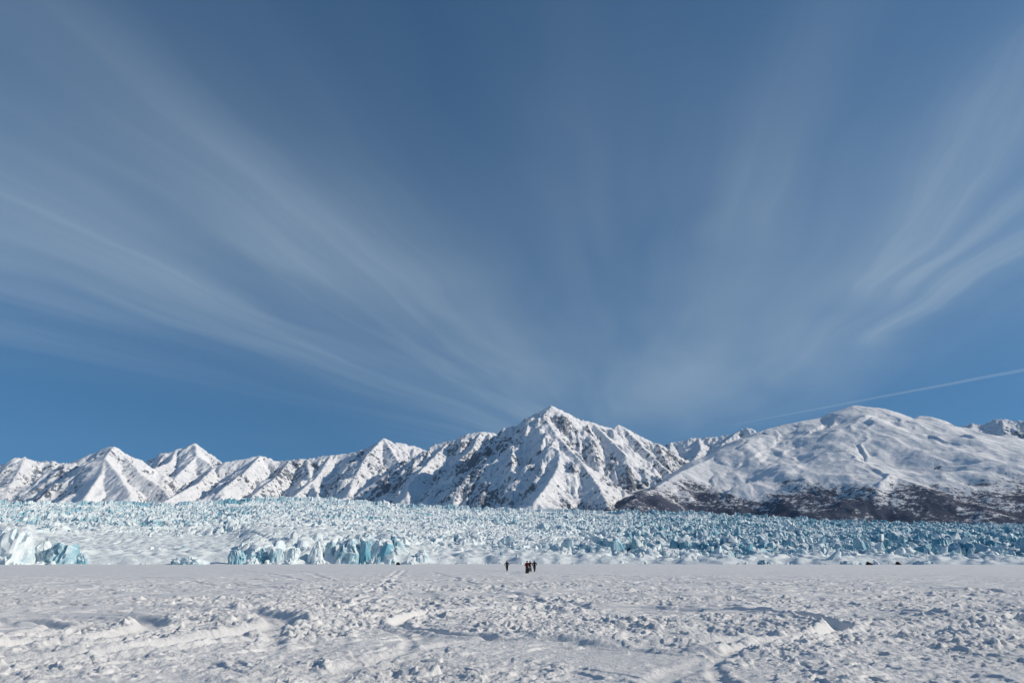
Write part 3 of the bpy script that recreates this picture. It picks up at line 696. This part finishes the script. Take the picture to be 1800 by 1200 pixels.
def empty(name, loc, rz, label, cat, group=None):
    o = bpy.data.objects.new(name, None); C.objects.link(o); o.location = loc; o.rotation_euler = (0, 0, rz); o.empty_display_size = 0.2
    return tag(o, label, cat, group)
def torus(bm, c, R, r, n=28, m=8):
    """wheel ring in the YZ plane"""
    rows = []
    for i in range(n):
        a = 2*math.pi*i/n; row = []
        for j in range(m):
            b = 2*math.pi*j/m; q = R+r*math.cos(b)
            row.append(bm.verts.new((c[0]+r*math.sin(b), c[1]+q*math.cos(a), c[2]+q*math.sin(a))))
        rows.append(row)
    for i in range(n):
        for j in range(m): bm.faces.new((rows[i][j], rows[(i+1) % n][j], rows[(i+1) % n][(j+1) % m], rows[i][(j+1) % m]))
def bicycle():
    t = empty('bicycle', (0, 0, 0), 0, 'x', 'bicycle', 'fat-tyred bicycles')
    bm = bmesh.new(); bb = (0, -0.08, 0.34); st = (0, -0.24, 0.80); hd = (0, 0.40, 0.86); hl = (0, 0.44, 0.70); rx = (0, -0.53, 0.36)
    tube(bm, st, hd, 0.022); tube(bm, bb, hl, 0.026); tube(bm, bb, st, 0.020); tube(bm, st, (0, -0.28, 0.93), 0.015)
    for s in (-1, 1): tube(bm, (s*0.05, bb[1], bb[2]), (s*0.09, rx[1], rx[2]), 0.013); tube(bm, (0, st[1], st[2]-0.03), (s*0.09, rx[1], rx[2]), 0.012)
    obj('frame', bm, M_MET, t)
    bm = bmesh.new(); tube(bm, (0, 0.38, 0.98), (0, 0.455, 0.68), 0.022)
    for s in (-1, 1): tube(bm, (0, 0.45, 0.70), (s*0.08, 0.46, 0.69), 0.018); tube(bm, (s*0.08, 0.46, 0.70), (s*0.08, 0.56, 0.36), 0.018)
    obj('fork', bm, M_MET, t)
    bm = bmesh.new(); tube(bm, (0, 0.38, 0.97), (0, 0.44, 1.0), 0.02); tube(bm, (-0.37, 0.40, 1.02), (0.37, 0.40, 1.02), 0.016)
    hb = obj('handlebar', bm, M_MET, t)
    for s in (-1, 1): bm = bmesh.new(); tube(bm, (s*0.26, 0.40, 1.02), (s*0.39, 0.39, 1.02), 0.023); obj('grip', bm, M_RUB, hb)
    bm = bmesh.new(); bmesh.ops.create_uvsphere(bm, u_segments=12, v_segments=8, radius=0.5)
    for v in bm.verts:
        v.co.x *= 0.15*(1.0 if v.co.y < 0 else 1-1.3*v.co.y); v.co.y *= 0.28; v.co.z *= 0.07; v.co += Vector((0, -0.29, 0.95))
    obj('seat', bm, M_RUB, t)
    for yy in (-0.53, 0.56):
        bm = bmesh.new(); torus(bm, (0, yy, 0.36), 0.30, 0.012, 28, 6); tube(bm, (-0.06, yy, 0.36), (0.06, yy, 0.36), 0.03)
        for k in range(16):
            a = 2*math.pi*k/16; tube(bm, ((-1)**k*0.03, yy, 0.36), (0, yy+0.29*math.cos(a), 0.36+0.29*math.sin(a)), 0.003, seg=3)
        w = obj('wheel', bm, M_MET, t)
        bm = bmesh.new(); torus(bm, (0, yy, 0.36), 0.31, 0.052, 32, 10); obj('tyre', bm, M_RUB, w)
    bm = bmesh.new(); tube(bm, (-0.07, -0.08, 0.34), (0.07, -0.08, 0.34), 0.02); tube(bm, (0.07, -0.08, 0.34), (0.07, 0.02, 0.20), 0.011); tube(bm, (-0.07, -0.08, 0.34), (-0.07, -0.18, 0.48), 0.011)
    cr = obj('crank', bm, M_MET, t)
    for s, y, z in ((1, 0.02, 0.20), (-1, -0.18, 0.48)):
        bm = bmesh.new(); tube(bm, (s*0.07, y, z), (s*0.17, y, z), 0.02); obj('pedal', bm, M_RUB, cr)
    return t
def copy_tree(o, parent=None):
    c = o.copy(); C.objects.link(c); c.parent = parent
    for ch in list(o.children): copy_tree(ch, c)
    return c
def person(loc, rz, label, pose, jacket, trousers, scale=1.0, hat=True, pack=False):
    t = empty('person', loc, rz, label, 'person', None); t.scale = (scale,)*3
    if pose == 'ride':
        pel, ch, nk, hc = (0, -0.27, 1.02), (0, -0.05, 1.36), (0, 0.02, 1.50), (0, 0.05, 1.62)
        legs = [((0.10, -0.25, 0.98), (0.15, 0.15, 0.66), (0.13, 0.0, 0.27), (0.13, 0.13, 0.24)), ((-0.10, -0.25, 0.98), (-0.15, 0.13, 0.88), (-0.13, -0.20, 0.56), (-0.13, -0.06, 0.53))]
        arms = [[(s*0.19, -0.03, 1.43), (s*0.40, 0.05, 1.17), (s*0.33, 0.36, 1.06), (s*0.325, 0.41, 1.05)] for s in (1, -1)]
    elif pose == 'push':
        pel, ch, nk, hc = (0, 0, 0.93), (0, 0.05, 1.28), (0, 0.08, 1.46), (0, 0.12, 1.58)
        legs = [((0.10, 0, 0.90), (0.15, 0.08, 0.50), (0.19, -0.02, 0.09), (0.20, 0.13, 0.05)), ((-0.10, 0, 0.90), (-0.13, 0.02, 0.50), (-0.17, -0.12, 0.09), (-0.18, 0.03, 0.05))]
        arms = [[(s*0.19, 0.05, 1.38), (s*0.30, 0.12, 1.13), (s*0.28, 0.36, 1.05), (s*0.27, 0.42, 1.04)] for s in (1, -1)]
    else:
        pel, ch, nk, hc = (0, 0, 0.93), (0, 0.0, 1.28), (0, 0.0, 1.46), (0, 0.02, 1.60)
        legs = [((s*0.09, 0, 0.90), (s*0.10, 0.03, 0.50), (s*0.10, 0, 0.09), (s*0.11, 0.13, 0.05)) for s in (1, -1)]
        arms = [[(s*0.19, 0, 1.40), (s*0.24, 0.0, 1.12), (s*0.22, 0.08, 0.90), (s*0.22, 0.10, 0.85)] for s in (1, -1)]
    P = [(*pel, 0.155, 0.85), (*[(a+b)/2 for a, b in zip(pel, ch)], 0.15, 0.8), (*ch, 0.175, 0.75), (*nk, 0.062), (hc[0], hc[1]-0.01, hc[2]-0.04, 0.075), (*hc[:2], hc[2]+0.01, 0.10), (hc[0], hc[1]-0.01, hc[2]+0.09, 0.08), (hc[0], hc[1]+0.11, hc[2]-0.01, 0.018)]
    E = [(0, 1), (1, 2), (2, 3), (3, 4), (4, 5), (5, 6), (5, 7)]
    for L in legs:
        k = len(P); P += [(*L[0], 0.105), (*L[1], 0.075), (*L[2], 0.055), (*L[3], 0.05)]; E += [(0, k), (k, k+1), (k+1, k+2), (k+2, k+3)]
    for A in arms:
        k = len(P); P += [(*A[0], 0.082), (*A[1], 0.058), (*A[2], 0.042), (*A[3], 0.038)]; E += [(2, k), (k, k+1), (k+1, k+2), (k+2, k+3)]
        hx, hy, hz = A[3]; s = 1 if hx > 0 else -1
        down = -1 if pose == 'stand' else 0
        for q in range(4):
            ox = (q-1.5)*0.021; i = len(P); ln = (0.035, 0.042, 0.04, 0.03)[q]
            if down: P += [(hx, hy+ox, hz-0.045, 0.010), (hx, hy+ox+0.004, hz-0.045-ln, 0.009), (hx-s*0.012, hy+ox, hz-0.045-ln*1.7, 0.008)]
            else: P += [(hx+ox, hy+0.035, hz+0.01, 0.010), (hx+ox, hy+0.035+ln*0.6, hz-0.015, 0.009), (hx+ox, hy+0.03, hz-0.045, 0.008)]
            E += [(k+3, i), (i, i+1), (i+1, i+2)]
        i = len(P)
        P += [(hx-s*0.03, hy+0.01, hz-0.02, 0.011), (hx-s*0.035, hy+0.03, hz-0.05, 0.009)]; E += [(k+3, i), (i, i+1)]
    def pick(c):
        if c.z > nk[2]+0.03: return 2 if (c.y > hc[1]+0.03 and c.z < hc[2]+0.07) else 1
        if c.z > pel[2]-0.02: return 0
        if abs(c.x) > 0.16 and c.z > 0.8: return 0
        return 1
    skin_mesh('body', P, E, [jacket, trousers, M_SKIN], pick, t)
    bm = bmesh.new(); bmesh.ops.create_uvsphere(bm, u_segments=16, v_segments=10, radius=0.128)
    for v in bm.verts: v.co.y *= 1.12; v.co.z = max(v.co.z, -0.03)*0.95; v.co += Vector((hc[0], hc[1]-0.01, hc[2]+0.045))
    if pose == 'stand': obj('hat', bm, M_GREY, t)
    else:
        hm = obj('helmet', bm, M_HELM, t); bm = bmesh.new(); tube(bm, (-0.115, hc[1], hc[2]+0.02), (-0.03, hc[1]+0.03, hc[2]-0.10), 0.008); tube(bm, (0.115, hc[1], hc[2]+0.02), (0.03, hc[1]+0.03, hc[2]-0.10), 0.008); obj('chin_strap', bm, M_BLACK, hm)
    if pack:
        bm = bmesh.new(); bmesh.ops.create_cube(bm, size=1); bmesh.ops.bevel(bm, geom=bm.edges[:], offset=0.2, segments=3, affect='EDGES')
        d = Vector(ch)-Vector(pel); q = d.to_track_quat('Z', 'Y'); c = (Vector(ch)+Vector(pel))/2+Vector((0, -0.17, 0.10))
        for v in bm.verts: v.co = c+q@Vector((v.co.x*0.16*2, v.co.y*0.16, v.co.z*0.44))
        obj('backpack', bm, M_BLACK, t)
    return t
def ground_z(x, y): return float(lake_h(np.array([x]), np.array([y]))[0])
def gp(px, py): x, y = ground(px, py); return (x, y, ground_z(x, y)-0.02)
bike0 = bicycle(); first = True
R_ = math.radians
riders = [
 (891.0, 1002.7, R_(4), 'ride', M_BLACK, M_BLACK, 'rider in black pedalling alone, left of the group of three', 'bicycle ridden by the lone rider on the left', True),
 (926.4, 1006.6, R_(-10), 'push', M_RED, M_BLACK, 'person in a dark red jacket standing over a bicycle, nearest of the group', 'bicycle straddled by the person in the red jacket', False),
 (931.8, 1003.2, R_(-16), 'ride', M_BLACK, M_GREY, 'rider in black between the red jacket and the rightmost rider', 'bicycle of the middle rider, just right of the red jacket', True),
 (939.4, 1003.6, R_(2), 'ride', M_BLACK, M_BLACK, 'rightmost rider in black with elbows out wide', 'bicycle under the rightmost rider', False)]
for px, py, rz, pose, jk, tr, lb, bl, pk in riders:
    loc = gp(px, py)
    b = bike0 if first else copy_tree(bike0); first = False
    b.location = loc; b.rotation_euler = (0, 0, rz); b['label'] = bl
    person(loc, rz, lb, pose, jk, tr, 1.0, True, pk)
person(gp(692.4, 992.0), R_(200), 'tiny distant figure in black standing beside the small tent', 'stand', M_BLACK, M_BLACK, 0.95)
# tent
def tent(loc):
    t = empty('tent', loc, R_(20), 'small black dome tent pitched at the glacier foot beside a tiny figure', 'tent')
    bm = bmesh.new(); nu, nv = 24, 10; rows = []
    for j in range(nv):
        f = j/(nv-1)*math.pi/2; rows.append([])
        for i in range(nu):
            a = 2*math.pi*i/nu; sq = 1/max(abs(math.cos(a)), abs(math.sin(a)))**0.35
            r = math.cos(f)*sq*(1-0.05*math.cos(4*a))
            rows[-1].append(bm.verts.new((0.95*r*math.cos(a), 0.85*r*math.sin(a), 1.15*math.sin(f))))
    for j in range(nv-1):
        for i in range(nu): bm.faces.new((rows[j][i], rows[j][(i+1) % nu], rows[j+1][(i+1) % nu], rows[j+1][i]))
    bmesh.ops.remove_doubles(bm, verts=bm.verts, dist=0.001)
    obj('canopy', bm, M_TENT, t)
    for s in (-1, 1):
        bm = bmesh.new(); pr = None
        for k in range(13):
            a = math.pi*k/12; p = (1.05*math.cos(a)*0.98, s*1.0*math.cos(a)*0.85, 1.17*math.sin(a))
            if pr: tube(bm, pr, p, 0.015, seg=5)
            pr = p
        obj('pole', bm, M_GREY, t)
    bm = bmesh.new(); v = [bm.verts.new(p) for p in ((-0.32, -0.93, 0.03), (0.32, -0.93, 0.03), (0.22, -0.72, 0.66), (0, -0.6, 0.82), (-0.22, -0.72, 0.66))]; f = bm.faces.new(v)
    r = bmesh.ops.extrude_face_region(bm, geom=[f])
    for q in r['geom']:
        if isinstance(q, bmesh.types.BMVert): q.co += Vector((0, -0.02, 0.01))
    obj('door', bm, M_GREY, t, False)
tent(gp(699.6, 992.0))
def rock(loc, w, h, label, seed, skew):
    bm = bmesh.new(); bmesh.ops.create_icosphere(bm, subdivisions=4, radius=1)
    co = np.array([v.co[:] for v in bm.verts])
    d = 1+0.18*fbm(co[:, 0]*1.6+seed, co[:, 1]*1.6+co[:, 2]*1.9, seed, 4)
    for v, k in zip(bm.verts, d):
        c = v.co*k; z = c.z
        v.co = Vector((c.x*w*(1.1-0.35*max(z, 0))+skew*max(z, 0)*w, c.y*w*0.8, max(z, -0.3)*h))
    o = obj('rock', bm, M_ROCK, None, False); o.location = loc
    tag(o, label, 'rock', 'black rocks at the glacier foot')
rock(gp(1528, 992.1), 1.25, 1.25, 'black rock at the lake edge, left one of the pair under the broad mountain', 611, -0.15)
rock(gp(1579.5, 992.1), 1.1, 1.1, 'black rock at the lake edge, right one of the pair under the broad mountain', 633, -0.3)

# ------------------------------------------------------------------ haze
def haze():
    m = bpy.data.materials.new('haze_air'); m.use_nodes = True; t = NT(m.node_tree); t.n.clear()
    o = t.new('ShaderNodeOutputMaterial'); v = t.new('ShaderNodeVolumePrincipled')
    v.inputs['Color'].default_value = (0.50, 0.76, 1.0, 1); v.inputs['Density'].default_value = 0.000017
    v.inputs['Anisotropy'].default_value = 0.0
    t.l.new(v.outputs[0], o.inputs['Volume'])
    bm = bmesh.new(); bmesh.ops.create_cube(bm, size=1)
    for q in bm.verts: q.co = Vector((q.co.x*27000, q.co.y*27000, -65.0 if q.co.z < 0 else 2300.0))
    tag(obj('haze', bm, m, None, False), 'thin blue air over the snow and mountains', kind='stuff')
haze()
S.render.resolution_x = 1024; S.render.resolution_y = 682
